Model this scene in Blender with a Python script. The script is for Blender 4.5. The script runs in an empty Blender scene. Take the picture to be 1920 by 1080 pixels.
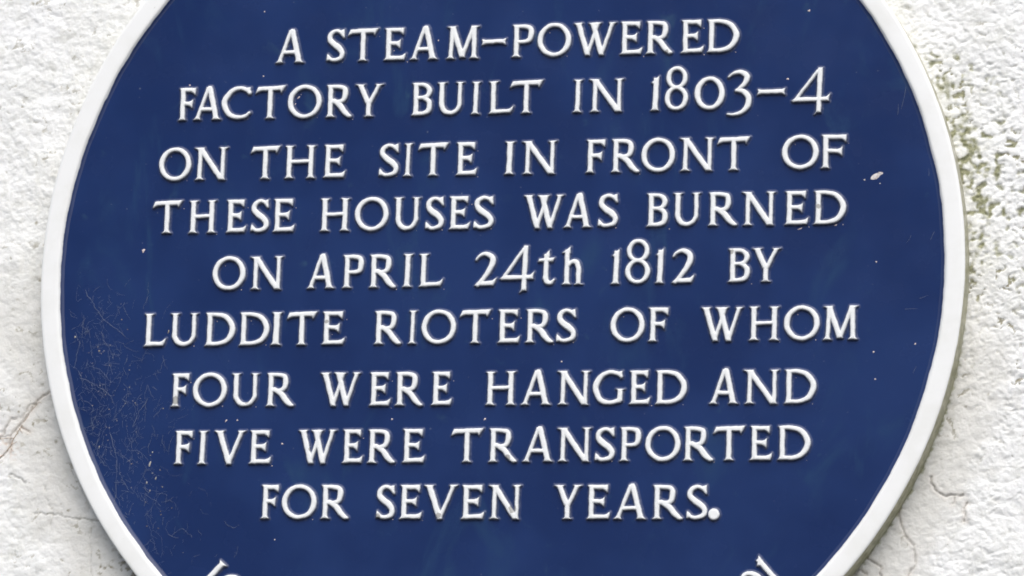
import bpy, math, random
import numpy as np
from mathutils import Matrix, Vector

scene = bpy.context.scene
col = scene.collection
rnd = random.Random(7)
MM = 0.001
PZ = 2.6                      # height of the plaque's centre above the street, metres

# ------------------------------------------------------------------ camera
cam_d = bpy.data.cameras.new('camera')
cam = bpy.data.objects.new('camera', cam_d)
col.objects.link(cam)
_r = Vector((0.97738641, 0.20937019, 0.02966364))
_u = Vector((0.01232031, -0.19642326, 0.9804418))
_f = Vector((-0.21110191, 0.95790502, 0.19456093))
_m = Matrix((_r, _u, -_f)).transposed().to_4x4()
_m.translation = Vector((0.47171789, -2.09275372, -0.43557085 + PZ))
cam.matrix_world = _m
cam_d.sensor_width = 36.0
cam_d.lens = 8079.18 / 1920 * 36.0
cam_d.clip_start = 0.05
cam_d.clip_end = 100.0
scene.camera = cam

# ------------------------------------------------------------------ world, sun, exposure
SUN_EL, SUN_AZ = math.radians(52), math.radians(13)     # azimuth: from the street (-Y) towards the left
world = bpy.data.worlds.new('World')
scene.world = world
world.use_nodes = True
wn = world.node_tree
bg = wn.nodes['Background']
sky = wn.nodes.new('ShaderNodeTexSky')
sky.sky_type = 'NISHITA'
sky.sun_disc = False
sky.sun_elevation = SUN_EL
sky.air_density = 0.7
sky.dust_density = 2.5
sky.ozone_density = 1.0
bg.inputs['Strength'].default_value = 0.10
wn.links.new(sky.outputs[0], bg.inputs['Color'])
to_sun = Vector((math.sin(SUN_AZ) * math.cos(SUN_EL), -math.cos(SUN_AZ) * math.cos(SUN_EL), math.sin(SUN_EL)))
sky.sun_rotation = math.atan2(to_sun.x, to_sun.y)
sun_d = bpy.data.lights.new('sun', 'SUN')
sun_d.energy = 1.5
sun_d.angle = math.radians(62)
sun_d.color = (1.0, 0.965, 0.88)
sun = bpy.data.objects.new('sun', sun_d)
col.objects.link(sun)
sun.rotation_euler = to_sun.to_track_quat('Z', 'Y').to_euler()
sun.location = to_sun * 8
scene.view_settings.view_transform = 'Standard'
scene.view_settings.look = 'None'
scene.view_settings.gamma = 1.0
scene.view_settings.exposure = 0.84
scene.cycles.filter_width = 1.75

# ------------------------------------------------------------------ noise on arrays
def _hash(ix, iy, seed):
    h = (ix.astype(np.int64) * 374761393 + iy.astype(np.int64) * 668265263 + seed * 1442695041) & 0xFFFFFFFF
    h = ((h ^ (h >> 13)) * 1274126177) & 0xFFFFFFFF
    h = h ^ (h >> 16)
    return h
def gnoise(x, y, seed=0):
    """gradient noise, about -1..1"""
    x0 = np.floor(x); y0 = np.floor(y)
    fx = x - x0; fy = y - y0
    ux = fx * fx * fx * (fx * (fx * 6 - 15) + 10); uy = fy * fy * fy * (fy * (fy * 6 - 15) + 10)
    def g(dx, dy):
        a = _hash(x0 + dx, y0 + dy, seed) / 4294967296.0 * 2 * np.pi
        return np.cos(a) * (fx - dx) + np.sin(a) * (fy - dy)
    a = g(0, 0) * (1 - ux) + g(1, 0) * ux
    b = g(0, 1) * (1 - ux) + g(1, 1) * ux
    return (a * (1 - uy) + b * uy) * 1.5
def fbm(x, y, seed=0, octv=4, gain=.5):
    s = 0; a = 1.0
    for k in range(octv):
        s = s + a * gnoise(x * 2 ** k + 17.3 * k, y * 2 ** k - 9.1 * k, seed + k)
        a *= gain
    return s
def sstep(a, b, x):
    t = np.clip((x - a) / (b - a), 0, 1)
    return t * t * (3 - 2 * t)
def seg_dist(X, Y, pts):
    d = np.full(X.shape, 1e9)
    for (x0, y0), (x1, y1) in zip(pts[:-1], pts[1:]):
        vx, vy = x1 - x0, y1 - y0
        t = np.clip(((X - x0) * vx + (Y - y0) * vy) / (vx * vx + vy * vy + 1e-12), 0, 1)
        d = np.minimum(d, np.hypot(X - x0 - t * vx, Y - y0 - t * vy))
    return d

# photograph coordinates measured on the plaque's plane (millimetres from its centre)
_C = np.array([0.47171789, -2.09275372, -0.43557085]) * 1000
_R, _U, _F = np.array(_r), np.array(_u), np.array(_f)
def on_plane(px, py, y=0.0):
    D = _F + (px - 960) / 8079.18 * _R - (py - 540) / 8079.18 * _U
    P = _C + (y - _C[1]) / D[1] * D
    return P[0], P[2]

# ------------------------------------------------------------------ mesh and material helpers
def mesh_np(name, V, Fq, mat, attrs=None, smooth=True):
    """V (n,3) metres, Fq (m,3|4) faces"""
    me = bpy.data.meshes.new(name)
    n, k = Fq.shape
    me.vertices.add(len(V)); me.vertices.foreach_set('co', np.ascontiguousarray(V, np.float32).ravel())
    me.loops.add(n * k); me.loops.foreach_set('vertex_index', np.ascontiguousarray(Fq, np.int32).ravel())
    me.polygons.add(n)
    me.polygons.foreach_set('loop_start', np.arange(0, n * k, k, dtype=np.int32))
    me.polygons.foreach_set('loop_total', np.full(n, k, np.int32))
    for an, vals in (attrs or {}).items():
        a = me.attributes.new(an, 'FLOAT', 'POINT')
        a.data.foreach_set('value', np.ascontiguousarray(vals, np.float32))
    me.update(calc_edges=True)
    me.polygons.foreach_set('use_smooth', np.full(n, smooth, bool))
    me.materials.append(mat)
    return me
def obj(name, me, parent=None, loc=(0, 0, 0)):
    o = bpy.data.objects.new(name, me)
    col.objects.link(o)
    o.location = loc
    if parent is not None:
        o.parent = parent
    return o

class Mat:
    def __init__(s, name, rough=.5):
        s.m = bpy.data.materials.new(name); s.m.use_nodes = True
        s.t = s.m.node_tree; s.b = s.t.nodes['Principled BSDF']
        s.b.inputs['Roughness'].default_value = rough
        tc = s.t.nodes.new('ShaderNodeTexCoord'); s.co = tc.outputs['Object']
    def link(s, a, b): s.t.links.new(a, b)
    def val(s, node, k, v):
        if hasattr(v, 'links'): s.link(v, node.inputs[k])
        elif v is not None: node.inputs[k].default_value = v
    def noise(s, scale, detail=4, rough=.55, dist=0., vec=None, stretch=None):
        n = s.t.nodes.new('ShaderNodeTexNoise')
        n.inputs['Scale'].default_value = scale; n.inputs['Detail'].default_value = detail
        n.inputs['Roughness'].default_value = rough; n.inputs['Distortion'].default_value = dist
        v = vec or s.co
        if stretch:
            mp = s.t.nodes.new('ShaderNodeMapping'); mp.inputs['Scale'].default_value = stretch
            s.link(v, mp.inputs['Vector']); v = mp.outputs[0]
        s.link(v, n.inputs['Vector'])
        return n.outputs['Fac']
    def ramp(s, f, a, b, lo=0., hi=1.):
        n = s.t.nodes.new('ShaderNodeMapRange'); n.interpolation_type = 'SMOOTHSTEP'
        s.link(f, n.inputs['Value'])
        n.inputs['From Min'].default_value = a; n.inputs['From Max'].default_value = b
        n.inputs['To Min'].default_value = lo; n.inputs['To Max'].default_value = hi
        return n.outputs['Result']
    def mix(s, f, a, b):
        n = s.t.nodes.new('ShaderNodeMix'); n.data_type = 'RGBA'
        s.val(n, 0, f)
        for k, v in ((6, a), (7, b)):
            if isinstance(v, tuple): n.inputs[k].default_value = (*v, 1)
            else: s.link(v, n.inputs[k])
        return n.outputs[2]
    def math(s, op, a, b=None):
        n = s.t.nodes.new('ShaderNodeMath'); n.operation = op
        s.val(n, 0, a); s.val(n, 1, b)
        return n.outputs[0]
    def attr(s, name):
        n = s.t.nodes.new('ShaderNodeAttribute'); n.attribute_name = name
        return n.outputs['Fac']
    def bump(s, h, strength, dist):
        n = s.t.nodes.new('ShaderNodeBump'); n.inputs['Strength'].default_value = strength
        n.inputs['Distance'].default_value = dist
        s.link(h, n.inputs['Height']); s.link(n.outputs[0], s.b.inputs['Normal'])
    def color(s, c):
        if isinstance(c, tuple): s.b.inputs['Base Color'].default_value = (*c, 1)
        else: s.link(c, s.b.inputs['Base Color'])

def world_co(m):
    g = m.t.nodes.new('ShaderNodeNewGeometry')
    return g.outputs['Position']

BLUE_A, BLUE_B, BLUE_C = (0.0047, 0.0200, 0.093), (0.0090, 0.0290, 0.117), (0.015, 0.048, 0.122)
def blue_paint(m):
    """old gloss paint: faint clouds, thin verdigris runs, tiny pale specks"""
    w = world_co(m)
    c = m.mix(m.ramp(m.noise(14, 3, vec=w), .35, .65), BLUE_A, BLUE_B)
    c = m.mix(m.math('MULTIPLY', m.ramp(m.noise(34, 5, .6, 1.2, vec=w, stretch=(1, 1, .38)), .54, .76), .75), c, BLUE_C)
    c = m.mix(m.math('MULTIPLY', m.ramp(m.noise(75, 3, .5, .5, vec=w), .66, .80), .40), c, (0.035, 0.085, 0.135))
    c = m.mix(m.math('MULTIPLY', m.ramp(m.noise(420, 2, .5, vec=w), .735, .80), .35), c, (0.22, 0.25, 0.32))
    return c

mb = Mat('blue_gloss_paint', .33)
mb.b.inputs['Specular IOR Level'].default_value = .15
mb.color(blue_paint(mb))
_w = world_co(mb)
mb.link(mb.ramp(mb.noise(40, 4, vec=_w), .3, .7, .16, .30), mb.b.inputs['Roughness'])
mb.bump(mb.noise(26, 3, .5, vec=_w), .35, .0012)
BLUE = mb.m

WHITE = (0.79, 0.81, 0.81)
ml = Mat('white_letter_paint', .38)
ml.b.inputs['Specular IOR Level'].default_value = .3
_w = world_co(ml)
edge = ml.attr('paint')
wob = ml.math('MULTIPLY', ml.math('SUBTRACT', ml.noise(650, 3, .6, vec=_w), .5), .35)
cover = ml.ramp(ml.math('ADD', edge, wob), .02, .98)
grime = ml.mix(ml.math('MULTIPLY', ml.ramp(ml.noise(300, 4, .65, vec=_w), .56, .78), .45), WHITE, (0.50, 0.50, 0.47))
chip = ml.ramp(ml.noise(95, 5, .62, .6, vec=_w), .735, .765)
grime = ml.mix(ml.math('MULTIPLY', chip, .8), grime, (0.36, 0.35, 0.32))
worn = ml.attr('worn')
grime = ml.mix(ml.ramp(ml.math('ADD', worn, ml.math('MULTIPLY', ml.math('SUBTRACT', ml.noise(480, 3, .6, vec=_w), .5), .8)), .40, .60), grime, (0.40, 0.40, 0.38))
ml.color(ml.mix(cover, blue_paint(ml), grime))
ml.bump(ml.noise(520, 3, .6, vec=_w), .30, .0004)
LETTER = ml.m

mr = Mat('white_rim_paint', .42)
_w = world_co(mr)
rim_c = mr.mix(mr.ramp(mr.noise(45, 5, .6, vec=_w), .42, .68), (0.82, 0.832, 0.82), (0.775, 0.785, 0.76))
rim_c = mr.mix(mr.math('MULTIPLY', mr.ramp(mr.noise(300, 3, .6, vec=_w), .70, .76), .6), rim_c, (0.45, 0.43, 0.38))
side = mr.attr('side')                      # 1 on the edge that turns back to the wall
alg = mr.attr('algae')
sidec = mr.mix(mr.ramp(mr.noise(160, 5, .65, vec=_w), .35, .68), (0.56, 0.55, 0.47), (0.30, 0.29, 0.17))
greenc = mr.mix(mr.ramp(mr.noise(220, 5, .65, vec=_w), .35, .66), (0.46, 0.44, 0.28), (0.21, 0.205, 0.10))
sidec = mr.mix(alg, sidec, greenc)
inner = mr.attr('inner')
c = mr.mix(mr.ramp(mr.math('ADD', side, mr.math('MULTIPLY', mr.math('SUBTRACT', mr.noise(240, 3, vec=_w), .5), .5)), .35, .6), rim_c, sidec)
c = mr.mix(mr.ramp(mr.math('ADD', inner, mr.math('MULTIPLY', mr.math('SUBTRACT', mr.noise(90, 4, .6, vec=_w), .5), .75)), .25, .62), c, blue_paint(mr))
mr.color(c)
mr.bump(mr.noise(60, 4, .55, vec=_w), .12, .0010)
RIM = mr.m

mw = Mat('white_wall_paint', .85)
_w = world_co(mw)
base = mw.mix(mw.ramp(mw.noise(22, 5, .6, vec=_w), .38, .72), (0.85, 0.862, 0.855), (0.80, 0.812, 0.79))
dirt = mw.attr('dirt'); algae = mw.attr('algae'); mortar = mw.attr('mortar'); crack = mw.attr('crack'); rust = mw.attr('rust')
mott = mw.math('MULTIPLY', mw.ramp(mw.noise(85, 6, .70, .6, vec=_w), .47, .72), .62)
base = mw.mix(mott, base, (0.60, 0.605, 0.555))
base = mw.mix(mortar, base, (0.645, 0.64, 0.60))
n1 = mw.noise(350, 5, .7, vec=_w)
base = mw.mix(mw.ramp(mw.math('ADD', dirt, mw.math('MULTIPLY', mw.math('SUBTRACT', n1, .5), .7)), .25, .95), base, (0.33, 0.31, 0.24))
gr = mw.mix(mw.ramp(n1, .35, .65), (0.40, 0.40, 0.26), (0.19, 0.20, 0.11))
base = mw.mix(mw.ramp(mw.math('ADD', algae, mw.math('MULTIPLY', mw.math('SUBTRACT', n1, .5), .6)), .12, .75), base, gr)
base = mw.mix(rust, base, (0.52, 0.36, 0.24))
base = mw.mix(crack, base, (0.13, 0.115, 0.095))
sp = mw.ramp(mw.noise(520, 2, .5, vec=_w), .74, .79)
base = mw.mix(mw.math('MULTIPLY', sp, .5), base, (0.30, 0.27, 0.22))
mw.color(base)
mw.bump(mw.noise(800, 4, .7, vec=_w), .7, .0005)
WALL = mw.m

# ------------------------------------------------------------------ letter shapes
# cap height = 1, x from 0 to W; every stroke is a polygon, an 'O' is a pair of ellipses
S, TH = .148, .108
def vbar(x0, y0, x1, y1, w, fa=0., fb=0., fl=.10, la=None, ra=None, lb=None, rb=None):
    """upright or slanted stroke from (x0,y0) to (x1,y1) with horizontal ends; f*: how far the serifs flare"""
    la = fa if la is None else la; ra = fa if ra is None else ra
    lb = fb if lb is None else lb; rb = fb if rb is None else rb
    L, R = [], []
    for t in (0, .25, .5, .75, 1):
        k = (1 - t) ** 2.2
        L.append((t * fl, -la * k)); R.append((t * fl, ra * k))
    left, right = [], []
    dy = y1 - y0
    for (t, e) in L: left.append((t, e))
    for (t, e) in R: right.append((t, e))
    for (t, e) in reversed([(t, -lb * (1 - t / fl) ** 2.2) for t in (0, .25 * fl, .5 * fl, .75 * fl, fl)]): left.append((1 - t, e))
    for (t, e) in reversed([(t, rb * (1 - t / fl) ** 2.2) for t in (0, .25 * fl, .5 * fl, .75 * fl, fl)]): right.append((1 - t, e))
    waist = lambda t: 1 - .10 * math.sin(math.pi * t)
    P = [(x0 + (x1 - x0) * t - w / 2 * waist(t) + e, y0 + dy * t) for t, e in left]
    Q = [(x0 + (x1 - x0) * t + w / 2 * waist(t) + e, y0 + dy * t) for t, e in right]
    return ('p', P + Q[::-1])
def poly(*p): return ('p', list(p))
def curve(pts, n=7):
    """thick line through (x, y, width) points, Catmull-Rom"""
    p = [np.array(q, float) for q in pts]
    p = [2 * p[0] - p[1]] + p + [2 * p[-1] - p[-2]]
    C = []
    for i in range(1, len(p) - 2):
        for k in range(n):
            t = k / n
            a, b, c, d = p[i - 1:i + 3]
            C.append(.5 * ((2 * b) + (-a + c) * t + (2 * a - 5 * b + 4 * c - d) * t * t + (-a + 3 * b - 3 * c + d) * t ** 3))
    C.append(p[-2])
    C = np.array(C)
    T = np.gradient(C[:, :2], axis=0); T /= np.hypot(T[:, 0], T[:, 1])[:, None] + 1e-9
    N = np.stack([-T[:, 1], T[:, 0]], 1)
    A = C[:, :2] + N * C[:, 2:] / 2; B = C[:, :2] - N * C[:, 2:] / 2
    return ('c', C)
def ell(cx, cy, rx, ry, ix, iy, ox=0., rot=0., egg=0.):
    def e(a, b, dx, r):
        out = []
        for k in range(36):
            t = 2 * math.pi * k / 36
            x, y = a * math.cos(t), b * math.sin(t)
            out.append((cx + dx + x * math.cos(r) - y * math.sin(r), cy + x * math.sin(r) + y * math.cos(r)))
        return out
    return ('o', e(rx, ry, 0, 0), e(ix, iy, ox, rot))

def glyph(ch, W):
    s = S; F = .060
    if ch == 'I': return [vbar(W / 2 - .01, 0, W / 2 + .01, 1, W - 2 * F - .01, F, F)]
    if ch == 'T':
        m = W * .50
        return [vbar(m, 0, m, .93, s, F, .02),
                poly((0, .795), (.035, .90), (.075, .985), (W * .5, 1.0), (W, 1.015), (W - .045, .93), (W - .125, .80), (W - .155, .865), (W * .5, .865), (.16, .855), (.09, .835))]
    if ch in 'EF':
        x = F + s / 2
        g = [vbar(x, 0, x, 1, s, F, F * .8, ra=.03 if ch == 'F' else 0)]
        w = W * .92 if ch == 'E' else W
        g.append(poly((x - .1, 1.0), (w - .02, 1.005), (w - .015, .90), (w - .035, .79), (w - .09, .84), (w - .16, .88), (x, .885)))
        m = W * .76 if ch == 'E' else W * .82
        g.append(poly((x, .575), (m - .14, .575), (m - .05, .60), (m, .645), (m - .005, .52), (m - .02, .375), (m - .07, .42), (m - .15, .46), (x, .465)))
        if ch == 'E': g.append(poly((x - .1, 0), (W - .05, 0), (W - .01, .10), (W, .20), (W - .09, .14), (W - .19, .12), (x, .115)))
        return g
    if ch == 'L':
        x = F + s / 2 + .01
        return [vbar(x, 0, x, 1, s, F, F * 1.1), poly((x - .1, 0), (W - .09, .015), (W - .03, .11), (W, .23), (W - .10, .15), (W - .2, .125), (x, .12))]
    if ch == 'H':
        a, b = F + s / 2, W - F - s / 2
        return [vbar(a, 0, a, 1, s, F, F), vbar(b, 0, b, 1, s, F, F), poly((a, .45), (b, .47), (b, .575), (a, .555))]
    if ch == 'N':
        a, b = F + .07, W - F - .06
        return [vbar(a, 0, a + .01, .95, .125, F + .01, .03), vbar(.12, 1.0, b - .015, -.01, .195, .0, 0, la=.07, ra=.03),
                vbar(b, .0, b + .005, 1, .115, 0, F + .01)]
    if ch == 'M':
        a, b = F + .07, W - F - .075
        m = W * .50
        return [vbar(a, 0, a + .05, .97, .125, F, .0), vbar(a + .045, 1.0, m, .04, .17, 0, 0, la=.08, ra=.02), vbar(m - .01, .04, b - .03, 1.0, .125),
                vbar(b, 0, b - .01, 1.0, s * .95, F, .02, rb=.085)]
    if ch == 'A':
        m = W * .54
        return [vbar(.085, 0, m - .035, 1.02, .115, .055, 0), vbar(W - .145, 0, m + .0, 1.05, .17, .05, -.045, rb=-.03),
                poly((W * .22, .265), (W * .80, .265), (W * .76, .375), (W * .28, .375))]
    if ch == 'V':
        m = W * .49
        return [vbar(.135, 1, m + .02, -.02, .178, .06, -.03), vbar(W - .085, 1, m - .01, -.02, .12, .06, 0)]
    if ch == 'W':
        p, q = W * .335, W * .68
        return [vbar(.115, 1, p + .01, -.01, .165, .05, -.02), vbar(W * .585, 1, p - .01, -.01, .105, .03, 0),
                vbar(W * .455, 1, q + .005, -.01, .165, .05, -.02), vbar(W - .07, 1, q - .01, -.01, .11, .055, 0)]
    if ch == 'Y':
        m = W * .50
        return [vbar(m, 0, m, .5, s, F, 0), vbar(.13, 1, m - .01, .40, .172, .06, 0), vbar(W - .085, 1, m + .02, .40, .125, .06, 0)]
    if ch == 'U':
        a, b = F + s / 2, W - F - .06
        r = (b - a) / 2
        return [vbar(a, .32, a, 1, s, 0, F), vbar(b, .32, b, 1, .12, 0, F),
                curve([(a, .36, s), (a + .01, .27, s), (a + r * .40, .105, .145), (a + r * 1.02, .052, .115), (a + r * 1.62, .115, .115), (b - .01, .27, .12), (b, .36, .12)])]
    if ch == 'O': return [ell(W / 2, .5, W / 2, .525, W / 2 - .158, .525 - .118, 0, 0)]
    if ch == '0': return [ell(W / 2, .49, W / 2, .51, W / 2 - .17, .51 - .115)]
    if ch == '8':
        return [ell(W * .50, .99, W * .455, .35, W * .455 - .135, .35 - .105), ell(W * .5, .36, W * .5, .375, W * .5 - .145, .375 - .105)]
    if ch == 'C':
        r = W / .93
        return [curve([(W - .03, .82, .10), (W - .13, .91, .12), (r * .56, .965, .115), (r * .30, .87, .145), (.095, .62, .165), (.09, .40, .165), (r * .27, .13, .145), (r * .55, .045, .115), (W - .14, .085, .105), (W - .02, .19, .07)]),
                poly((W - .16, .97), (W - .01, .985), (W - .005, .76), (W - .055, .76), (W - .15, .86))]
    if ch == 'G':
        r = W * .98
        return [curve([(W - .10, .84, .09), (W - .20, .92, .12), (r * .54, .965, .115), (r * .27, .86, .145), (.09, .60, .165), (.09, .40, .165), (r * .25, .13, .145), (r * .54, .05, .115), (W - .15, .11, .13)]),
                poly((W - .20, .98), (W - .08, 1.0), (W - .07, .79), (W - .12, .78), (W - .2, .87)),
                vbar(W - .135, .10, W - .125, .46, .15, 0, .055)]
    if ch == 'D':
        x = F + s / 2
        return [vbar(x, 0, x, 1, s, F, F * .8, ra=0, rb=0),
                curve([(x - .03, .945, .11), (W * .42, .945, .115), (W * .72, .84, .145), (W - .085, .53, .168), (W * .78, .20, .15), (W * .48, .06, .12), (x - .03, .055, .11)])]
    if ch in 'PR':
        x = F + s / 2
        bw = W if ch == 'P' else min(W * .86, .68)
        g = [vbar(x, 0, x, 1, s, F, F * .8)]
        g.append(curve([(x - .03, .945, .11), (bw * .55, .945, .115), (bw * .83, .885, .14), (bw - .082, .72, .163), (bw * .80, .535, .135), (bw * .58, .475, .105), (x + .02, .47, .095)]))
        if ch == 'R':
            g.append(curve([(x + .12, .50, .13), (W * .56, .36, .165), (W * .74, .17, .165), (W * .90, .045, .125), (W - .01, .02, .07)]))
        return g
    if ch == 'B':
        x = F + s / 2 + .01
        return [vbar(x, 0, x, 1, s, F, F * .8, ra=0, rb=0),
                curve([(x - .03, .95, .10), (W * .55, .945, .11), (W * .78, .87, .135), (W * .86, .74, .15), (W * .76, .60, .125), (W * .5, .545, .09), (x, .54, .085)]),
                curve([(x, .55, .085), (W * .55, .54, .10), (W * .82, .44, .14), (W - .078, .285, .158), (W * .80, .12, .14), (W * .52, .055, .115), (x - .03, .052, .105)])]
    if ch == 'S':
        return [curve([(W - .055, .80, .07), (W * .72, .92, .10), (W * .46, .955, .105), (W * .20, .86, .14), (W * .155, .70, .155), (W * .36, .555, .175), (W * .68, .42, .175), (W - .078, .27, .155), (W * .80, .115, .135), (W * .50, .045, .105), (W * .24, .06, .10), (.05, .17, .06)]),
                poly((W - .14, .97), (W - .03, 1.0), (W - .02, .74), (W - .06, .75), (W - .13, .86)),
                poly((0, .03), (.07, .03), (.16, .09), (.10, .16), (.02, .24), (.0, .16))]
    if ch == '1': return [vbar(W - .115, 0, W - .085, 1.0, .155, .03, 0, la=.05), poly((0, .86), (W * .5, .96), (W - .01, 1.055), (W - .02, .85), (W - .17, .80))]
    if ch == '2':
        return [curve([(.035, .80, .055), (.12, .90, .085), (W * .46, .975, .12), (W * .78, .86, .165), (W * .80, .66, .17), (W * .62, .42, .145), (W * .30, .14, .115), (.10, .02, .10)]),
                poly((.0, 0), (W - .09, .0), (W - .03, .10), (W, .23), (W - .12, .15), (W * .5, .13), (.12, .13))]
    if ch == '3':
        return [curve([(.02, .97, .045), (.15, 1.08, .08), (W * .52, 1.12, .125), (W * .80, 1.00, .165), (W * .74, .80, .14), (W * .50, .62, .10), (W * .36, .545, .075)]),
                curve([(W * .36, .55, .08), (W * .66, .52, .14), (W * .88, .34, .175), (W * .86, .10, .16), (W * .62, -.10, .12), (W * .3, -.175, .085), (.0, -.165, .04)])]
    if ch == '4':
        return [vbar(W * .70, -.17, W * .735, 1.2, s, .0, -.02, rb=.0),
                vbar(.05, .20, W * .70, 1.14, .12, .03, 0), poly((.0, .165), (W - .02, .165 + .02), (W - .03, .24), (W, .40), (W - .11, .30), (.08, .30)),
                poly((W * .70 - .085, -.16), (W * .58, -.225), (W * .70 + .085, -.05))]
    if ch == 't':
        x = .235
        return [vbar(x, .16, x + .015, .93, s, 0, 0), poly((x - .08, .88), (x + .10, 1.04), (x + .10, .85)), poly((0, .70), (W - .08, .70), (W - .05, .76), (W - .04, .82), (.03, .79)),
                curve([(x, .22, s), (x + .05, .09, .15), (x + .16, .05, .11), (W - .03, .15, .05)])]
    if ch == 'h':
        return [vbar(.20, 0, .21, 1.05, s * .95, F, 0), poly((.06, .97), (.30, 1.14), (.30, .95)),
                curve([(.24, .56, .09), (W * .50, .69, .11), (W * .70, .66, .14), (W - .15, .48, s * .95), (W - .15, .30, s * .95)]), vbar(W - .15, 0, W - .15, .36, s * .95, F, 0)]
    if ch == '-':
        return [poly((0, .40), (.03, .49), (.01, .58), (.12, .555), (W - .10, .565), (W, .60), (W - .02, .50), (W, .41), (W - .10, .44), (.12, .43))]
    if ch == '.':
        r = W / 2
        return [poly(*[(r + r * math.cos(a * math.pi / 9), r - .03 + r * math.sin(a * math.pi / 9)) for a in range(18)])]
    raise ValueError(ch)

def poly_sdf(X, Y, P):
    """signed distance, positive inside"""
    P = np.array(P, float)
    d = np.full(X.shape, 1e9); ins = np.zeros(X.shape, bool)
    n = len(P)
    for i in range(n):
        x0, y0 = P[i]; x1, y1 = P[(i + 1) % n]
        vx, vy = x1 - x0, y1 - y0
        t = np.clip(((X - x0) * vx + (Y - y0) * vy) / (vx * vx + vy * vy + 1e-12), 0, 1)
        d = np.minimum(d, (X - x0 - t * vx) ** 2 + (Y - y0 - t * vy) ** 2)
        c = ((y0 > Y) != (y1 > Y))
        if abs(vy) > 1e-9:
            ins ^= c & (X < x0 + (Y - y0) * vx / vy)
    d = np.sqrt(d)
    return np.where(ins, d, -d)
def curve_sdf(X, Y, C):
    best = np.full(X.shape, -1e9)
    for i in range(len(C) - 1):
        x0, y0, w0 = C[i]; x1, y1, w1 = C[i + 1]
        vx, vy = x1 - x0, y1 - y0
        t = np.clip(((X - x0) * vx + (Y - y0) * vy) / (vx * vx + vy * vy + 1e-12), 0, 1)
        best = np.maximum(best, (w0 + (w1 - w0) * t) / 2 - np.hypot(X - x0 - t * vx, Y - y0 - t * vy))
    return best
def smax(a, b, k):
    h = np.clip(.5 + .5 * (a - b) / k, 0, 1)
    return b + (a - b) * h + k * h * (1 - h)
def glyph_sdf(ch, W, X, Y):
    d = None
    for g in glyph(ch, W):
        if g[0] == 'p': e = poly_sdf(X, Y, g[1])
        elif g[0] == 'c': e = curve_sdf(X, Y, g[1])
        else: e = np.minimum(poly_sdf(X, Y, g[1]), -poly_sdf(X, Y, g[2]))
        d = e if d is None else smax(d, e, .014)
    return d

CAP = 16.7          # cap height, mm
FACE_Y = 2.0        # the blue field lies 2 mm behind the rim's front
WORN = [(*on_plane(px, py), r) for px, py, r in ((329, 750, 2.6), (822, 966, 1.6), (961, 954, 2.4), (582, 842, 1.5), (1534, 387, 1.5), (952, 857, 1.7), (930, 84, 2.0), (1371, 472, 1.6), (708, 968, 1.8), (612, 603, 1.2), (462, 752, 1.5), (1250, 96, 1.2))]
def letter_mesh(ch, width_mm, seed, step=.33, tall=1.0, at=(0, 0)):
    """height field of one cast letter: flat softly rounded top, sloping drafted sides running out into the field"""
    W = width_mm / CAP
    lo, hi = {'3': (-.22, 1.2), '4': (-.25, 1.25), '8': (-.05, 1.36), 'h': (-.05, 1.18)}.get(ch, (-.06, 1.08))
    M = 2.6
    nx = int((width_mm + 2 * M) / step) + 2; ny = int(((hi - lo) * CAP + 2 * M) / step) + 2
    gx = -M + np.arange(nx) * step; gy = lo * CAP - M + np.arange(ny) * step
    X, Y = np.meshgrid(gx, gy)
    ox, oy = seed * 3.71, seed * 1.93
    # hand-cut pattern: edges wander a little
    Xw = X + .16 * gnoise(X / 4.2 + ox, Y / 4.2 + oy, 11); Yw = Y + .16 * gnoise(X / 4.2 + ox, Y / 4.2 - oy, 12)
    d = glyph_sdf(ch, W + .4 / CAP, (Xw + .2) / CAP, Yw / CAP * .985 + .008) * CAP - .15
    d = d + .06 * gnoise(X / 1.7 + ox, Y / 1.7 + oy, 13)
    H = FACE_Y * .98 * tall
    body = sstep(-.95, .32, d)
    tail = .16 * np.exp(np.minimum(d, 0) / .55)
    h = H * np.clip(body * .93 + tail * (1 - body), 0, 1) + .04 * np.clip(d, 0, 1.0) + .03 * gnoise(X / 2.6 + ox, Y / 2.6, 14) * body - .10 * (1 - sstep(-2.3, -1.2, d))
    keep = d > -2.35
    q = keep[:-1, :-1] & keep[1:, :-1] & keep[:-1, 1:] & keep[1:, 1:]
    idx = np.arange(nx * ny).reshape(ny, nx)
    Fq = np.stack([idx[:-1, :-1][q], idx[:-1, 1:][q], idx[1:, 1:][q], idx[1:, :-1][q]], 1)
    used, inv = np.unique(Fq, return_inverse=True)
    V = np.stack([X.ravel(), -h.ravel(), Y.ravel()], 1)[used] * MM
    paint = (.78 * sstep(-.42, .10, d) + .22 * sstep(-1.7, -.25, d)).ravel()[used]
    worn = np.zeros(len(V))
    for wx_, wz_, wr in WORN:
        if abs(wx_ - at[0]) < 30 and abs(wz_ - at[1]) < 30:
            worn = np.maximum(worn, np.exp(-((V[:, 0] / MM + at[0] - wx_) ** 2 + (V[:, 2] / MM + at[1] - wz_) ** 2) / wr ** 2))
    return mesh_np('letter', V, inv.reshape(-1, 4), LETTER, {'paint': paint, 'worn': worn})

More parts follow.
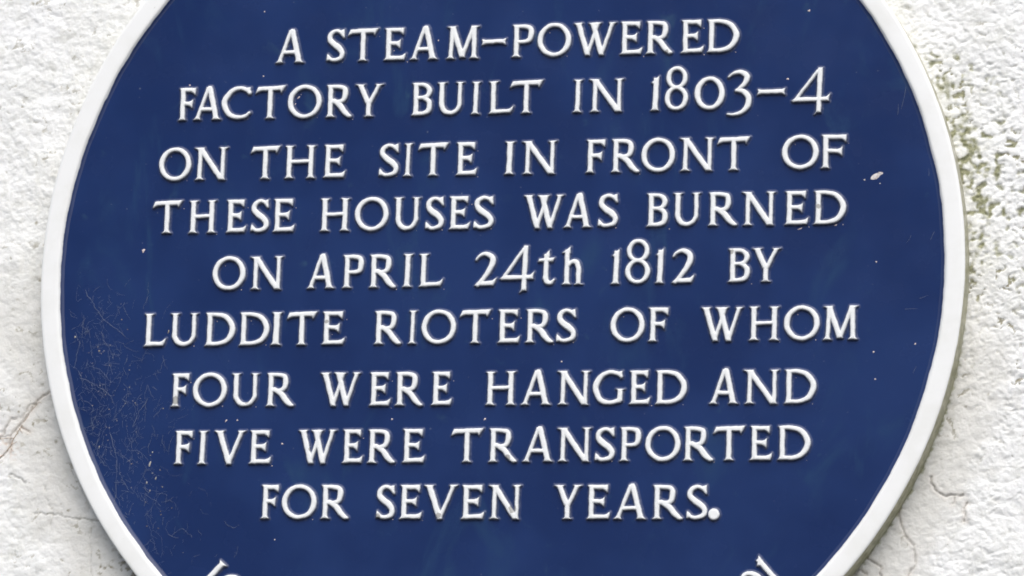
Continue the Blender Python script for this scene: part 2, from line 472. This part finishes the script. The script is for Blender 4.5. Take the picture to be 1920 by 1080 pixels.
ROWS = [
    "A,-118.2,-104.1,110.6 S,-91.4,-82.4,110.6 T,-80.3,-64.6,110.6 E,-60.8,-49.9,110.6 A,-46.7,-32.9,110.6 M,-27.8,-11.4,110.6 -,-9.2,2.9,110.6 P,6.7,17.5,110.6 O,20,37.1,110.7 W,39.2,59.8,110.7 E,63.2,74.1,110.7 R,76.6,89.3,110.7 E,94.7,105.7,110.7 D,108.1,124.1,110.7",
    "F,-170,-161.2,81.1 A,-161.3,-147.4,81.1 C,-146.5,-131.8,81.1 T,-128.6,-113.3,81.1 O,-111.2,-93.6,81 R,-90.7,-77.9,81 Y,-75,-61.6,81 B,-45.4,-34.9,81 U,-31.7,-18.4,81 I,-13.7,-9.7,81 L,-4.7,7.8,81 T,6.4,23.1,81 I,39.6,43.6,80.9 N,48.5,64.9,80.9 1,80.2,83.5,80.9 8,87,98.5,80.9 0,102.3,117.3,80.9 3,119.3,130.9,80.9 -,134.5,148.1,80.9 4,152.6,170.9,80.9",
    "O,-179.1,-162.2,49.1 N,-159.3,-143.2,49.1 T,-129.8,-114.6,49.1 H,-111.4,-95.8,49.1 E,-90.8,-79.8,49.1 S,-61.2,-51.5,49.1 I,-48.2,-44.5,49.1 T,-40.8,-25.5,49.1 E,-20.7,-10.3,49.1 I,4.7,9.2,49.1 N,14.4,31,49.1 F,47,56.6,49.1 R,60.2,73.8,49.1 O,75.6,92.5,49.1 N,96,112.2,49.1 T,114.7,130.8,49.1 O,147.6,165.7,49.2 F,167.5,180.1,49.2",
    "T,-181.4,-166,21.1 H,-161.6,-147.7,21 E,-141.6,-131.5,21 S,-128.3,-119.3,21 E,-116.5,-105.6,21 H,-91.4,-76.6,20.9 O,-73.1,-55.8,20.9 U,-52.5,-39.3,20.8 S,-35.8,-26.7,20.8 E,-23.5,-13.1,20.8 S,-10.5,-0.7,20.8 W,15.9,35,20.7 A,36.7,50.3,20.7 S,54.1,63.8,20.7 B,78.9,89.4,20.6 U,92.7,106,20.6 R,110.7,124.4,20.6 N,128.5,144,20.5 E,149.6,160.9,20.5 D,164.2,180.1,20.5",
    "O,-147.6,-130.6,-9.1 N,-126.9,-111,-9.1 A,-96.7,-83.2,-9 P,-78.4,-67.9,-9 R,-64.3,-51.2,-9 I,-46.7,-42.4,-8.9 L,-38.3,-26.1,-8.9 2,-9,1.7,-8.8 4,4.7,21.2,-8.8 t,23.8,32.1,-8.7 h,35.2,46.8,-8.7 1,62.1,65.3,-8.7 8,68.8,81,-8.6 1,84.7,87.9,-8.6 2,92.8,103.5,-8.6 B,121.2,131.9,-8.5 Y,133.6,146.8,-8.5",
    "L,-183,-171.7,-38.4 U,-168.8,-154.8,-38.4 D,-150.2,-134.7,-38.4 D,-132,-116.5,-38.4 I,-115,-110.2,-38.4 T,-106.8,-91.5,-38.4 E,-88.1,-76.7,-38.4 R,-60.6,-47.4,-38.4 I,-42.7,-39.1,-38.4 O,-35.9,-18.4,-38.4 T,-15.9,-0.4,-38.4 E,3.9,14.7,-38.4 R,18.2,31.6,-38.4 S,34.2,43.8,-38.4 O,61.9,78.9,-38.4 F,81.4,91.1,-38.4 W,108.5,128.2,-38.4 H,132.6,147.1,-38.4 O,150.2,167.6,-38.4 M,169.8,186.6,-38.4",
    "F,-166.8,-157.8,-70 O,-155.4,-137.8,-70 U,-134.7,-120.9,-70.1 R,-116.3,-102.6,-70.1 W,-87.5,-68.2,-70.1 E,-62,-51.5,-70.2 R,-48.4,-35.1,-70.2 E,-29.6,-19.6,-70.2 H,-1.4,13.3,-70.3 A,17.3,31.7,-70.3 N,36.1,51.5,-70.3 G,53.9,69.4,-70.4 E,72.4,82.5,-70.4 D,85.7,101.3,-70.4 A,113.6,127.3,-70.4 N,131.1,147.4,-70.5 D,150.9,166.5,-70.5",
    "F,-163.8,-154.7,-99.9 I,-151.2,-147.1,-99.9 V,-142.5,-127.3,-99.8 E,-124,-113,-99.8 W,-97.9,-79.6,-99.7 E,-75,-65,-99.6 R,-61.8,-48.4,-99.6 E,-43.7,-32.7,-99.5 T,-18.4,-2.6,-99.4 R,1,14.7,-99.4 A,18.9,33.6,-99.3 N,36.9,52.8,-99.3 S,55.7,65.1,-99.2 P,68.2,78.5,-99.2 O,81.2,98.6,-99.1 R,100.6,114.8,-99.1 T,115.6,131,-99 E,134.1,144.7,-99 D,148.1,164.1,-98.9",
    "F,-116.7,-107.9,-128 O,-105.7,-88,-128.1 R,-85.2,-71.6,-128.1 S,-56.1,-47.1,-128.2 E,-44.1,-33.1,-128.2 V,-31.4,-15.4,-128.2 E,-12.1,-0.9,-128.3 N,2.5,17.8,-128.3 Y,35.7,48.3,-128.4 E,52.2,63.5,-128.4 A,66.5,81.9,-128.5 R,85.6,100,-128.5 S,102.9,112.8,-128.6 .,113.8,119,-128.6",
]

# ------------------------------------------------------------------ wall
def spaced(a, b, step, far):
    mid = np.arange(a, b + step * .5, step)
    out = []
    v, s = b, step
    while v < far: s *= 1.25; v += s; out.append(v)
    lo = []
    v, s = a, step
    while v > -far: s *= 1.25; v -= s; lo.append(v)
    return np.concatenate([np.array(lo[::-1]), mid, np.array(out)])
gx = spaced(-300., 300., .62, 1100.); gz = spaced(-185., 180., .62, 800.)
X, Z = np.meshgrid(gx, gz)
RR = np.hypot(X, Z); TH_ = np.arctan2(Z, X)
right = sstep(60, 190, X)                                 # the right-hand side is the rougher
up = sstep(-110, -40, Z) * (1 - sstep(70, 150, Z))
rug = right * (.35 + .65 * up)
big = fbm(X / 34, Z / 34, 3, 3)
n2 = fbm(X / 15 + 5, Z / 12, 21, 3, .55)
wx = X + 2.6 * gnoise(X / 6, Z / 6, 41); wz = Z + 2.6 * gnoise(X / 6, Z / 6, 42)
cell = 1 - np.abs(fbm(wx / 10.5, wz / 9, 31, 2, .6)) * 1.6   # creases between blobs of roughcast
cell = np.clip(cell, 0, 1)
fine = fbm(X / 3.2, Z / 3.0, 51, 3, .55)
def worley(u, v, seed):
    iu = np.floor(u); iv = np.floor(v)
    f1 = np.full(u.shape, 9.); f2 = np.full(u.shape, 9.)
    for a in (-1, 0, 1):
        for c in (-1, 0, 1):
            hx = _hash(iu + a, iv + c, seed) / 4294967296.; hy = _hash(iu + a, iv + c, seed + 77) / 4294967296.
            d = np.hypot(u - iu - a - hx, v - iv - c - hy)
            f2 = np.minimum(f2, np.maximum(d, f1)); f1 = np.minimum(f1, d)
    return f1, f2
w1, w2 = worley((X + 1.6 * gnoise(X / 4, Z / 4, 43)) / 5.2, (Z + 1.6 * gnoise(X / 4, Z / 4, 44)) / 5.2, 5)
u1, u2 = worley((X + 1.1 * gnoise(X / 2.4, Z / 2.4, 45)) / 2.7, (Z + 1.1 * gnoise(X / 2.4, Z / 2.4, 46)) / 2.7, 9)
patchy = sstep(-.45, .35, gnoise(X / 13, Z / 13, 47))
cell = np.maximum((1 - sstep(.0, .34, w2 - w1)) * patchy, .75 * (1 - sstep(.0, .32, u2 - u1)) * sstep(-.1, .5, gnoise(X / 9, Z / 9, 48)))
crumb = fbm(wx / 4.6 + 7, wz / 4.1, 111, 4, .62)
crev = sstep(.12, .62, crumb)
cell = np.clip(.45 * cell * sstep(-.4, .4, crumb) + .85 * crev, 0, 1)
dome = .6 * (.55 - np.minimum(w1, .9)) * patchy + .55 * (.5 - np.minimum(u1, .9))
H = .55 * big + (.32 + .62 * rug) * dome * (1 - .5 * crev) + (.20 + .18 * (1 - right)) * n2 + .14 * (1 - right) * fbm(X / 6.5, Z / 6, 121, 2) + rug * (-.72 * cell + .16 * fine) + (1 - rug) * (-.22 * cell + .17 * fine) + .5
pits = sstep(.46, .72, gnoise(X / 2.7 + 3, Z / 2.1, 61)) * (.38 + rug * .9)
H -= .55 * pits * sstep(-.5, .3, gnoise(X / 18, Z / 18, 62))
# smoother patch of made-good mortar hugging the plaque at the lower left and lower right
ang = np.degrees(TH_)
lowl = sstep(-186, -172, np.where(ang > 0, ang - 360, ang)) * (1 - sstep(-125, -110, np.where(ang > 0, ang - 360, ang)))
lowr = sstep(-62, -50, ang) * (1 - sstep(-16, 2, ang))
patch = np.clip(lowl * (1 - sstep(262, 283, RR + 9 * big)) + lowr * (1 - sstep(258, 276, RR + 8 * n2)), 0, 1)
H = H * (1 - .55 * patch) + patch * (.25 * fbm(X / 9, Z / 9, 71, 3))
CR = []
def crack(width, depth, tone, rusty, *px):
    pts = [on_plane(a, b, 14.0) for a, b in px]
    d = seg_dist(X + .8 * gnoise(X / 3, Z / 3, 81) + .3 * gnoise(X / 1.1, Z / 1.1, 83), Z + .8 * gnoise(X / 3, Z / 3, 82), pts)
    CR.append((d, width, depth, tone, rusty))
crack(.40, .9, .50, .18, (93, 736), (82, 741), (66, 756), (56, 773), (44, 788), (36, 799), (24, 812), (18, 824), (17, 840), (6, 855), (-20, 870))
crack(.42, .8, .38, .05, (66, 756), (58, 758), (48, 773), (40, 783))
crack(.42, .8, .42, .1, (32, 784), (20, 786), (12, 800), (5, 818), (-12, 830))
crack(.36, .7, .4, .2, (38, 800), (48, 806), (56, 810))
crack(.36, .7, .45, .1, (-10, 822), (10, 820), (18, 818))
crack(.34, .8, .42, .0, (18, 890), (34, 896), (48, 906))
crack(.32, .8, .40, .0, (64, 962), (108, 965), (126, 970), (150, 973), (184, 976))
crack(.28, .5, .26, .0, (86, 910), (84, 925), (90, 945), (100, 960), (94, 985))
crack(.28, .5, .30, .0, (172, 990), (168, 1010), (172, 1035), (168, 1062), (176, 1085))
crack(.28, .5, .25, .0, (132, 880), (146, 906), (160, 930), (168, 955))
crack(.36, .8, .42, .1, (1690, 938), (1686, 960), (1688, 985), (1700, 1008), (1712, 1022), (1716, 1040), (1716, 1056), (1706, 1072), (1700, 1090))
crack(.45, 1.0, .62, .1, (1745, 895), (1748, 910), (1758, 922), (1768, 929), (1806, 929))
crack(.38, .9, .5, .2, (1811, 944), (1808, 960), (1809, 976))
crack(.32, .7, .3, .1, (1790, 934), (1783, 950))
crack(.42, .9, .5, .1, (1624, 1046), (1640, 1056), (1650, 1062), (1651, 1085))
crack(.42, .9, .55, .1, (1600, 1085), (1612, 1068), (1626, 1078))
crk = np.zeros_like(X); rus = np.zeros_like(X)
for d, w, dep, tone, ru in CR:
    prof = np.exp(-(d / w) ** 2)
    H -= dep * prof
    crk = np.maximum(crk, tone * np.exp(-(d / (w * 1.0)) ** 2))
    rus = np.maximum(rus, ru * np.exp(-(d / (w * 5)) ** 2))
rx_, rz_ = on_plane(14, 836, 14.0)
rus = np.maximum(rus, .55 * np.exp(-(np.hypot((X - rx_) * .8 + (Z - rz_) * .5, (Z - rz_) * .6) / 4.0) ** 2) * sstep(-.2, .5, gnoise(X / 2.2, Z / 2.2, 91)))
# algae in the crevices beside the plaque on the right, thinning outwards
hollow = sstep(.22, .80, cell + .12 * fine)
zone = 1.2 * np.exp(-((Z - 52) / 40) ** 2) * (1 - sstep(238, 280, RR - 22 * gnoise(X / 22, Z / 22, 95)))
zone = np.maximum(zone, .85 * np.exp(-((Z - 96) / 26) ** 2) * (1 - sstep(250, 300, RR)))
zone = np.maximum(zone, .45 * np.exp(-((Z - 137) / 7) ** 2) * np.exp(-((X - 205) / 9) ** 2))
zone = np.maximum(zone, .75 * np.exp(-((Z + 7) / 6) ** 2) * np.exp(-((X - 247) / 9) ** 2))
zone = np.maximum(zone, .80 * right * np.exp(-((Z - 30) / 62) ** 2))
near = (1 - sstep(241, 263, RR + 6 * n2)) * np.exp(-((Z - 50) / 46) ** 2) * right
blot = sstep(-.15, .55, fbm(X / 9 + 2, Z / 11, 101, 3))
alg_ = np.clip(right * zone * (hollow * .78 + .30 * pits + .42 * blot * sstep(-.9, .6, fine)) + .85 * near * (.35 + .65 * blot) * sstep(-.7, .3, fine), 0, 1)
for _k in range(2):
    _a = alg_.copy(); _a[1:-1, 1:-1] = (2 * alg_[1:-1, 1:-1] + alg_[:-2, 1:-1] + alg_[2:, 1:-1] + alg_[1:-1, :-2] + alg_[1:-1, 2:]) / 6; alg_ = _a
alg_ = np.maximum(alg_, .75 * (1 - sstep(239.5, 243.5, RR + 1.2 * fine)) * lowr)
dirt_ = .62 * (1 - .3 * right) * hollow * sstep(-.3, .5, n2) + (.75 * right * hollow * up) * sstep(-.3, .5, gnoise(X / 24, Z / 24, 99)) + .50 * pits * (.25 + .75 * rug) * sstep(-.1, .5, gnoise(X / 20, Z / 20, 97))
dirt_ += .30 * patch * sstep(.2, .7, gnoise(X / 4, Z / 3, 98))
rimline = (1 - sstep(241, 249, RR + 2.5 * n2))
dirt_ += .14 * rimline * lowl
q_ = on_plane(262, 1075, 14.0); dirt_ += .65 * np.exp(-(np.hypot(X - q_[0] + 6, Z - q_[1]) / 17) ** 2) * sstep(-.2, .5, fine)
q_ = on_plane(68, 418, 14.0); dirt_ += .9 * np.exp(-(np.hypot(X - q_[0], Z - q_[1]) / 1.4) ** 2)
q_ = on_plane(70, 522, 14.0); dirt_ += .6 * np.exp(-(np.hypot((X - q_[0]) * .5, Z - q_[1]) / 2.0) ** 2)
q_ = on_plane(105, 828, 14.0); dirt_ += .8 * np.exp(-(np.hypot(X - q_[0], Z - q_[1]) / 1.3) ** 2)
dirt_ = np.clip(dirt_, 0, 1)
H = np.minimum(H, 2.6 + 0 * H)
# close to the plaque the render never rises over the rim
H = np.where(RR < 262, np.minimum(H, 1.2 + (RR - 236) * .05), H)
V = np.stack([X.ravel(), 14.2 - H.ravel(), Z.ravel()], 1) * MM
ny_, nx_ = X.shape
idx = np.arange(nx_ * ny_).reshape(ny_, nx_)
vis = (RR > 225)
q = vis[:-1, :-1] | vis[1:, :-1] | vis[:-1, 1:] | vis[1:, 1:]
Fq = np.stack([idx[:-1, :-1][q], idx[:-1, 1:][q], idx[1:, 1:][q], idx[1:, :-1][q]], 1)
used, inv = np.unique(Fq, return_inverse=True)
pick = lambda a: a.ravel()[used]
wme = mesh_np('wall', V[used], inv.reshape(-1, 4), WALL, {'dirt': pick(dirt_), 'algae': pick(alg_), 'mortar': pick(patch * .62), 'crack': pick(crk), 'rust': pick(rus)})
wall = obj('wall', wme, None, (0, 0, PZ))
wall['label'] = 'rough white painted render wall with fine cracks and green algae, behind the round plaque'
wall['category'] = 'wall'; wall['kind'] = 'thing'

# ------------------------------------------------------------------ plaque
plaque = bpy.data.objects.new('wall_plaque', None)
col.objects.link(plaque)
plaque.location = (0, 0, PZ)
plaque.empty_display_size = .1
plaque['label'] = 'round dark blue cast plaque with raised white lettering and a white rim'
plaque['category'] = 'plaque'

def disc():
    rings = [0] + list(np.linspace(8, 230.2, 40)); n = 220
    V = [(0, FACE_Y, 0)]
    for r in rings[1:]:
        for k in range(n):
            a = 2 * math.pi * k / n
            V.append((r * math.cos(a), FACE_Y, r * math.sin(a)))
    T = []
    for k in range(n): T.append((0, 1 + (k + 1) % n, 1 + k, 0))
    Q = []
    for i in range(len(rings) - 2):
        for k in range(n):
            a = 1 + i * n + k; b = 1 + i * n + (k + 1) % n
            Q.append((a, b, b + n, a + n))
    V = np.array(V) * MM
    tri = np.array([t[:3] for t in T]); qd = np.array(Q)
    Fa = np.concatenate([tri, qd[:, [0, 1, 2]], qd[:, [0, 2, 3]]])
    return mesh_np('face', V, Fa[:, ::-1] if False else Fa, BLUE, smooth=True)
obj('face', disc(), plaque)

def rim():
    # radius (mm), depth (mm, + is towards the wall), side flag, inner flag
    prof = [(227.4, 2.12, 0, 1), (228.4, 1.95, 0, 1), (229.1, 1.78, 0, .9), (229.6, 1.52, 0, .72), (230.0, 1.15, 0, .46), (230.35, .75, 0, .15), (230.7, .38, 0, 0), (231.1, .15, 0, 0), (231.6, .04, 0, 0), (232.4, 0, 0, 0),
            (233.5, -.02, 0, 0), (235.8, -.02, 0, 0), (238.4, 0, 0, 0), (239.6, .08, 0, 0), (240.1, .36, .2, 0), (240.3, 1.0, .7, 0), (240.4, 2.0, 1, 0), (240.3, 5.0, 1, 0), (240.6, 9.0, 1, 0), (240.9, 14.0, 1, 0), (241.0, 18.0, 1, 0), (226, 18.0, 1, 0)]
    n = 720
    a = np.arange(n) * 2 * np.pi / n
    V = []; side = []; inn = []; alg = []
    wob = .30 * gnoise(np.cos(a) * 9, np.sin(a) * 9, 5) + .16 * gnoise(np.cos(a) * 30, np.sin(a) * 30, 6)
    wo2 = .16 * gnoise(np.cos(a) * 7, np.sin(a) * 7, 8) + .05 * gnoise(np.cos(a) * 40, np.sin(a) * 40, 9)
    dg = np.degrees(np.arctan2(np.sin(a), np.cos(a)))
    aa = sstep(-75, -48, dg) * (1 - sstep(-12, 16, dg)) * (.8 + .3 * gnoise(np.cos(a) * 12, np.sin(a) * 12, 15))
    for (r, y, s, i) in prof:
        rr = r + (wob if r < 232 else wo2)
        yy = y + .05 * gnoise(np.cos(a) * 14, np.sin(a) * 14 + r, 16) * (1 if 0 < r - 229 < 10 else 0)
        V.append(np.stack([rr * np.cos(a), np.full(n, y) + yy - y, rr * np.sin(a)], 1))
        side.append(np.full(n, s)); inn.append(np.full(n, i)); alg.append(np.clip(aa, 0, 1))
    V = np.concatenate(V) * MM
    m = len(prof)
    k = np.arange(n); k2 = (k + 1) % n
    Q = np.concatenate([np.stack([i * n + k, i * n + k2, (i + 1) * n + k2, (i + 1) * n + k], 1) for i in range(m - 1)])
    return mesh_np('rim', V, Q, RIM, {'side': np.concatenate(side), 'inner': np.concatenate(inn), 'algae': np.concatenate(alg)})
obj('rim', rim(), plaque)

seed = 1
anchors = []
for row in ROWS:
    for t in row.split():
        c, l, r, z = t.split(','); l, r, z = float(l), float(r), float(z)
        seed += 1
        name = 'hyphen' if c == '-' else 'full_stop' if c == '.' else 'numeral' if c.isdigit() else 'letter'
        o = obj(name, letter_mesh(c, r - l, seed, at=(l, z)), plaque, (l * MM, FACE_Y * MM, z * MM))
        anchors.append((c, l, r, z))
# the caption that curves along the bottom: only its outermost characters reach into the picture
def arc_letter(c, width, x, z, r_top_mm):
    a = math.atan2(z, x)
    ra = r_top_mm + CAP
    o = obj('numeral' if c.isdigit() else 'letter', letter_mesh(c, width, 300 + int(abs(x))), plaque)
    up = Vector((-math.cos(a), 0, -math.sin(a))); rt = Vector((-math.sin(a), 0, math.cos(a)))
    base = Vector((math.cos(a), 0, math.sin(a))) * ra
    org = base - rt * (width / 2) + Vector((0, FACE_Y, 0))
    M = Matrix((rt, Vector((0, 1, 0)), up)).transposed().to_4x4()
    M.translation = org * MM
    o.matrix_local = M
for c, w, px, py, rt in (('I', 4.4, 415, 1057, 203.0), ('1', 3.6, 1425, 1056, 203.6)):
    x, z = on_plane(px, py)
    arc_letter(c, w, x, z, rt)
for c, w, dang, base, rt in (('0', 12.0, -2.7, 1425, 204.3), ('O', 15.5, 3.5, 415, 203.4)):
    x, z = on_plane(base, 1056)
    a = math.atan2(z, x) + math.radians(dang)
    arc_letter(c, w, 203 * math.cos(a), 203 * math.sin(a), rt)

# tiny pale dots as painted glints beside the letters; chips and spots on the blue
mn = Mat('pale_glint_and_speck', .25); mn.color((0.62, 0.52, 0.50))
mp_ = Mat('bare_pale_chip', .6)
mp_.color(mp_.mix(mp_.ramp(mp_.noise(900, 3, vec=world_co(mp_)), .4, .6), (0.66, 0.63, 0.62), (0.42, 0.36, 0.34)))
def blobs(spots, mat, name):
    V, Fq = [], []
    for (x, z, rx, rz, h, rot) in spots:
        b = len(V); n = 8
        V.append((x, FACE_Y - h, z))
        for (k1, hh) in ((.62, .75), (1.0, -.05)):
            for k in range(n):
                a = 2 * math.pi * k / n
                j = 1 + .22 * math.sin(3 * a + x * 7) + .12 * math.sin(5 * a + z * 3)
                u, v = rx * k1 * j * math.cos(a), rz * k1 * j * math.sin(a)
                V.append((x + u * math.cos(rot) - v * math.sin(rot), FACE_Y - h * hh, z + u * math.sin(rot) + v * math.cos(rot)))
        for k in range(n):
            k2 = (k + 1) % n
            Fq.append((b, b + 1 + k2, b + 1 + k))
            Fq.append((b + 1 + k, b + 1 + k2, b + 1 + n + k2)); Fq.append((b + 1 + k, b + 1 + n + k2, b + 1 + n + k))
    return mesh_np(name, np.array(V) * MM, np.array(Fq), mat)
glints = []  # raised pale dots that stand in for highlights on the gloss paint
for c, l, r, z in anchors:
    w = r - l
    def glint(x, zz, p):
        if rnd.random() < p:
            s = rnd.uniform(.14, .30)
            glints.append((x + rnd.uniform(-.3, .3), zz + rnd.uniform(-.3, .3), s * 1.2, s, s * .8, rnd.uniform(0, 3)))
    if c in 'OD0': glint(l + w * .36, z + CAP * .76, .6)
    if c in 'ODSCU': glint(r - w * .10, z - .2, .7)
    if c in 'ERLBH': glint(r + .9, z - 1.1, .45)
    if c in 'ETF': glint(r + .6, z + CAP * .76, .35)
    if c in 'EFA': glint(l + w * .45, z + CAP * (.22 if c == 'A' else .32), .35)
glint_o = obj('painted_glint', blobs(glints, mn.m, 'painted_glint'), plaque); glint_o['kind'] = 'stuff'
def PX(px, py): return on_plane(px, py, FACE_Y)
spots = []
for (px, py, a, b, rot) in ((1641, 331, 2.6, 1.5, .5), (1650, 326, 1.6, 1.0, .6), (1621, 337, .5, .4, 0), (1650, 344, .35, .3, 0)):
    x, z = PX(px, py); spots.append((x, z, a, b, .10, rot))
ch_o = obj('paint_chip', blobs(spots, mp_.m, 'paint_chip'), plaque)
ch_o['label'] = 'small pale bare chip at the right, below the word OF'
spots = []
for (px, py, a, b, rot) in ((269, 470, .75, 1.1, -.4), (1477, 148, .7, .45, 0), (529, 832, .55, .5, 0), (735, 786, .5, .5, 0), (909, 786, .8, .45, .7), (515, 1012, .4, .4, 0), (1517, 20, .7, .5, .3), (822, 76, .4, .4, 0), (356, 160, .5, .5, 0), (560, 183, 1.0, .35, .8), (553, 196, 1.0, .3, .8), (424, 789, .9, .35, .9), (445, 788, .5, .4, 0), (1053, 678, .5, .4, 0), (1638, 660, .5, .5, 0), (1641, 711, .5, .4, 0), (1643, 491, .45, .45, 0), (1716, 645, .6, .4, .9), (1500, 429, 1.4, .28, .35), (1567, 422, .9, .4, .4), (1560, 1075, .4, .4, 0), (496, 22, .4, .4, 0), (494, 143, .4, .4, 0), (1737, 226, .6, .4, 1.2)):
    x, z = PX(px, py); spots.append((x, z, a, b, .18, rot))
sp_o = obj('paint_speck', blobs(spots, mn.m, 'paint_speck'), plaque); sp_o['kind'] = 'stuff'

# ------------------------------------------------------------------ cobweb on the left of the plaque
mc = Mat('dusty_cobweb', .9); mc.color((0.30, 0.33, 0.38))
def strands(lines, mat, name):
    V, Fq = [], []
    for pts, rad in lines:
        b = len(V)
        for i, p in enumerate(pts):
            t = pts[min(i + 1, len(pts) - 1)] - pts[max(i - 1, 0)]
            t = t / (np.linalg.norm(t) + 1e-9)
            n1 = np.cross(t, [0, 1, 0]); n1 /= np.linalg.norm(n1) + 1e-9
            n2_ = np.cross(t, n1)
            r_ = rad[i] if hasattr(rad, '__len__') else rad
            for k in range(4):
                a = 2 * math.pi * k / 4
                V.append(p + r_ * (math.cos(a) * n1 + math.sin(a) * n2_))
        for i in range(len(pts) - 1):
            for k in range(4):
                Fq.append((b + i * 4 + k, b + i * 4 + (k + 1) % 4, b + i * 4 + 4 + (k + 1) % 4, b + i * 4 + 4 + k))
    return mesh_np(name, np.array(V) * MM, np.array(Fq), mat)
lines = []
def web(cx, cz, length, ang_, rad, wig=.9, seg=.9):
    x, z, a = cx, cz, ang_
    pts = []
    n = max(3, int(length / seg))
    bend = rnd.gauss(0, .035)
    off = rnd.uniform(.25, .8)
    for i in range(n):
        if math.hypot(x, z) > 228.5: break
        pts.append(np.array([x, FACE_Y - off, z]))
        a += bend + rnd.gauss(0, wig * .3)
        x += seg * math.cos(a); z += seg * math.sin(a)
    if len(pts) > 2:
        r0 = rad
        lines.append((pts, [r0 * rnd.choice((.4, .7, 1, 1, 1.25)) for _ in pts]))
for k in range(520):
    t = rnd.random()
    px = 128 + abs(rnd.gauss(0, 75)) + rnd.uniform(0, 25); py = rnd.triangular(505, 1100, 780)
    px += max(0, py - 640) * .16 + max(0, py - 850) * .22
    x, z = PX(px, py)
    web(x, z, abs(rnd.gauss(0, 6)) + 2, rnd.choice((1, -1)) * math.pi / 2 + rnd.gauss(0, .75), rnd.choice((.018, .022, .028, .036)))
for (pts_) in (((150, 708), (172, 718), (192, 730), (214, 746)), ((140, 690), (146, 660), (152, 635)), ((160, 545), (178, 575), (196, 600), (220, 618), (245, 640)), ((176, 548), (190, 535)), ((205, 810), (220, 860), (218, 920), (212, 960)), ((250, 800), (262, 770), (280, 745))):
    P = [np.array([*PX(a, b)]) for a, b in pts_]
    dense = []
    for a, b in zip(P[:-1], P[1:]):
        for t in np.linspace(0, 1, 7)[:-1]: dense.append(np.array([a[0] + (b[0] - a[0]) * t + rnd.gauss(0, .22), FACE_Y - .6, a[1] + (b[1] - a[1]) * t + rnd.gauss(0, .22)]))
    lines.append((dense, [.055 * rnd.choice((.5, .8, 1, 1.2)) for _ in dense]))
for (px, py, L, a) in ((1690, 205, 16, 1.25), (1683, 215, 7, 1.3), (1708, 180, 8, 1.1), (1742, 330, 5, 1.5), (1745, 450, 6, 1.2), (1700, 456, 6, .8), (1712, 700, 5, 1.1), (1697, 580, 8, .15), (1725, 560, 6, .3), (1680, 130, 6, 1.2), (1705, 95, 6, .9)):
    x, z = PX(px, py); web(x, z, L, a, .04, .1)
cob = obj('cobweb', strands(lines, mc.m, 'cobweb'), None, (0, 0, PZ))
cob['label'] = 'faint dusty cobweb strands clinging to the lower left of the blue plaque'
cob['category'] = 'cobweb'; cob['kind'] = 'stuff'
debris = []
for k in range(70):
    py = rnd.triangular(520, 1060, 760); px = 135 + rnd.uniform(0, 110) + max(0, py - 640) * .22 + max(0, py - 850) * .2
    x, z = PX(px, py)
    if math.hypot(x, z) < 226: debris.append((x, z, rnd.uniform(.1, .28), rnd.uniform(.1, .5), .2, rnd.uniform(0, 3)))
md = Mat('web_debris', .9); md.color(md.mix(md.ramp(md.noise(60, 2, vec=world_co(md)), .4, .6), (0.42, 0.40, 0.36), (0.33, 0.25, 0.13)))
for (px, py, a, b) in ((281, 870, .5, 1.6), (286, 848, .35, .5), (292, 897, .35, .9), (275, 905, .4, .7), (306, 766, .35, .35), (281, 920, .3, .6), (186, 658, .5, .5), (141, 632, .5, .6), (316, 622, .3, 1.0), (186, 838, .3, .8)):
    x, z = PX(px, py); debris.append((x, z, a, b, .3, -.25))
dob = obj('cobweb_debris', blobs(debris, md.m, 'cobweb_debris'), cob)
dob['kind'] = 'stuff'

# ------------------------------------------------------------------ dry rootlets caught in the crack at the left
mt = Mat('dry_rootlet', .9)
mt.color(mt.mix(mt.ramp(mt.noise(300, 3, vec=world_co(mt)), .4, .62), (0.34, 0.26, 0.19), (0.55, 0.44, 0.34)))
lines = []
def root(r0, r1, *px):
    P = [np.array(on_plane(a, b, 12.0)) for a, b in px]
    out = []
    for a, b in zip(P[:-1], P[1:]):
        for t in np.linspace(0, 1, 5)[:-1]: out.append(np.array([a[0] + (b[0] - a[0]) * t + rnd.gauss(0, .12), 0, a[1] + (b[1] - a[1]) * t + rnd.gauss(0, .12)]))
    out.append(np.array([P[-1][0], 0, P[-1][1]]))
    for p in out:
        i = np.argmin(np.abs(gx - p[0])); j = np.argmin(np.abs(gz - p[2]))
        p[1] = 14.2 - H[j, i] - .15
    lines.append((out, list(np.linspace(r0, r1, len(out)))))
root(.28, .12, (-8, 862), (8, 846), (18, 834), (24, 820), (34, 804), (44, 788), (54, 772), (66, 758))
root(.20, .08, (34, 802), (40, 812)); root(.18, .07, (36, 800), (47, 804), (56, 811)); root(.16, .08, (18, 834), (30, 826))
root(.18, .08, (22, 820), (10, 820), (-6, 823)); root(.16, .06, (16, 838), (24, 846)); root(.14, .06, (64, 760), (72, 752), (76, 756))
rt = obj('dry_rootlet', strands(lines, mt.m, 'dry_rootlet'), None, (0, 0, PZ))
rt['label'] = 'thin brown dry rootlet lying along the diagonal crack left of the plaque'
rt['category'] = 'rootlet'
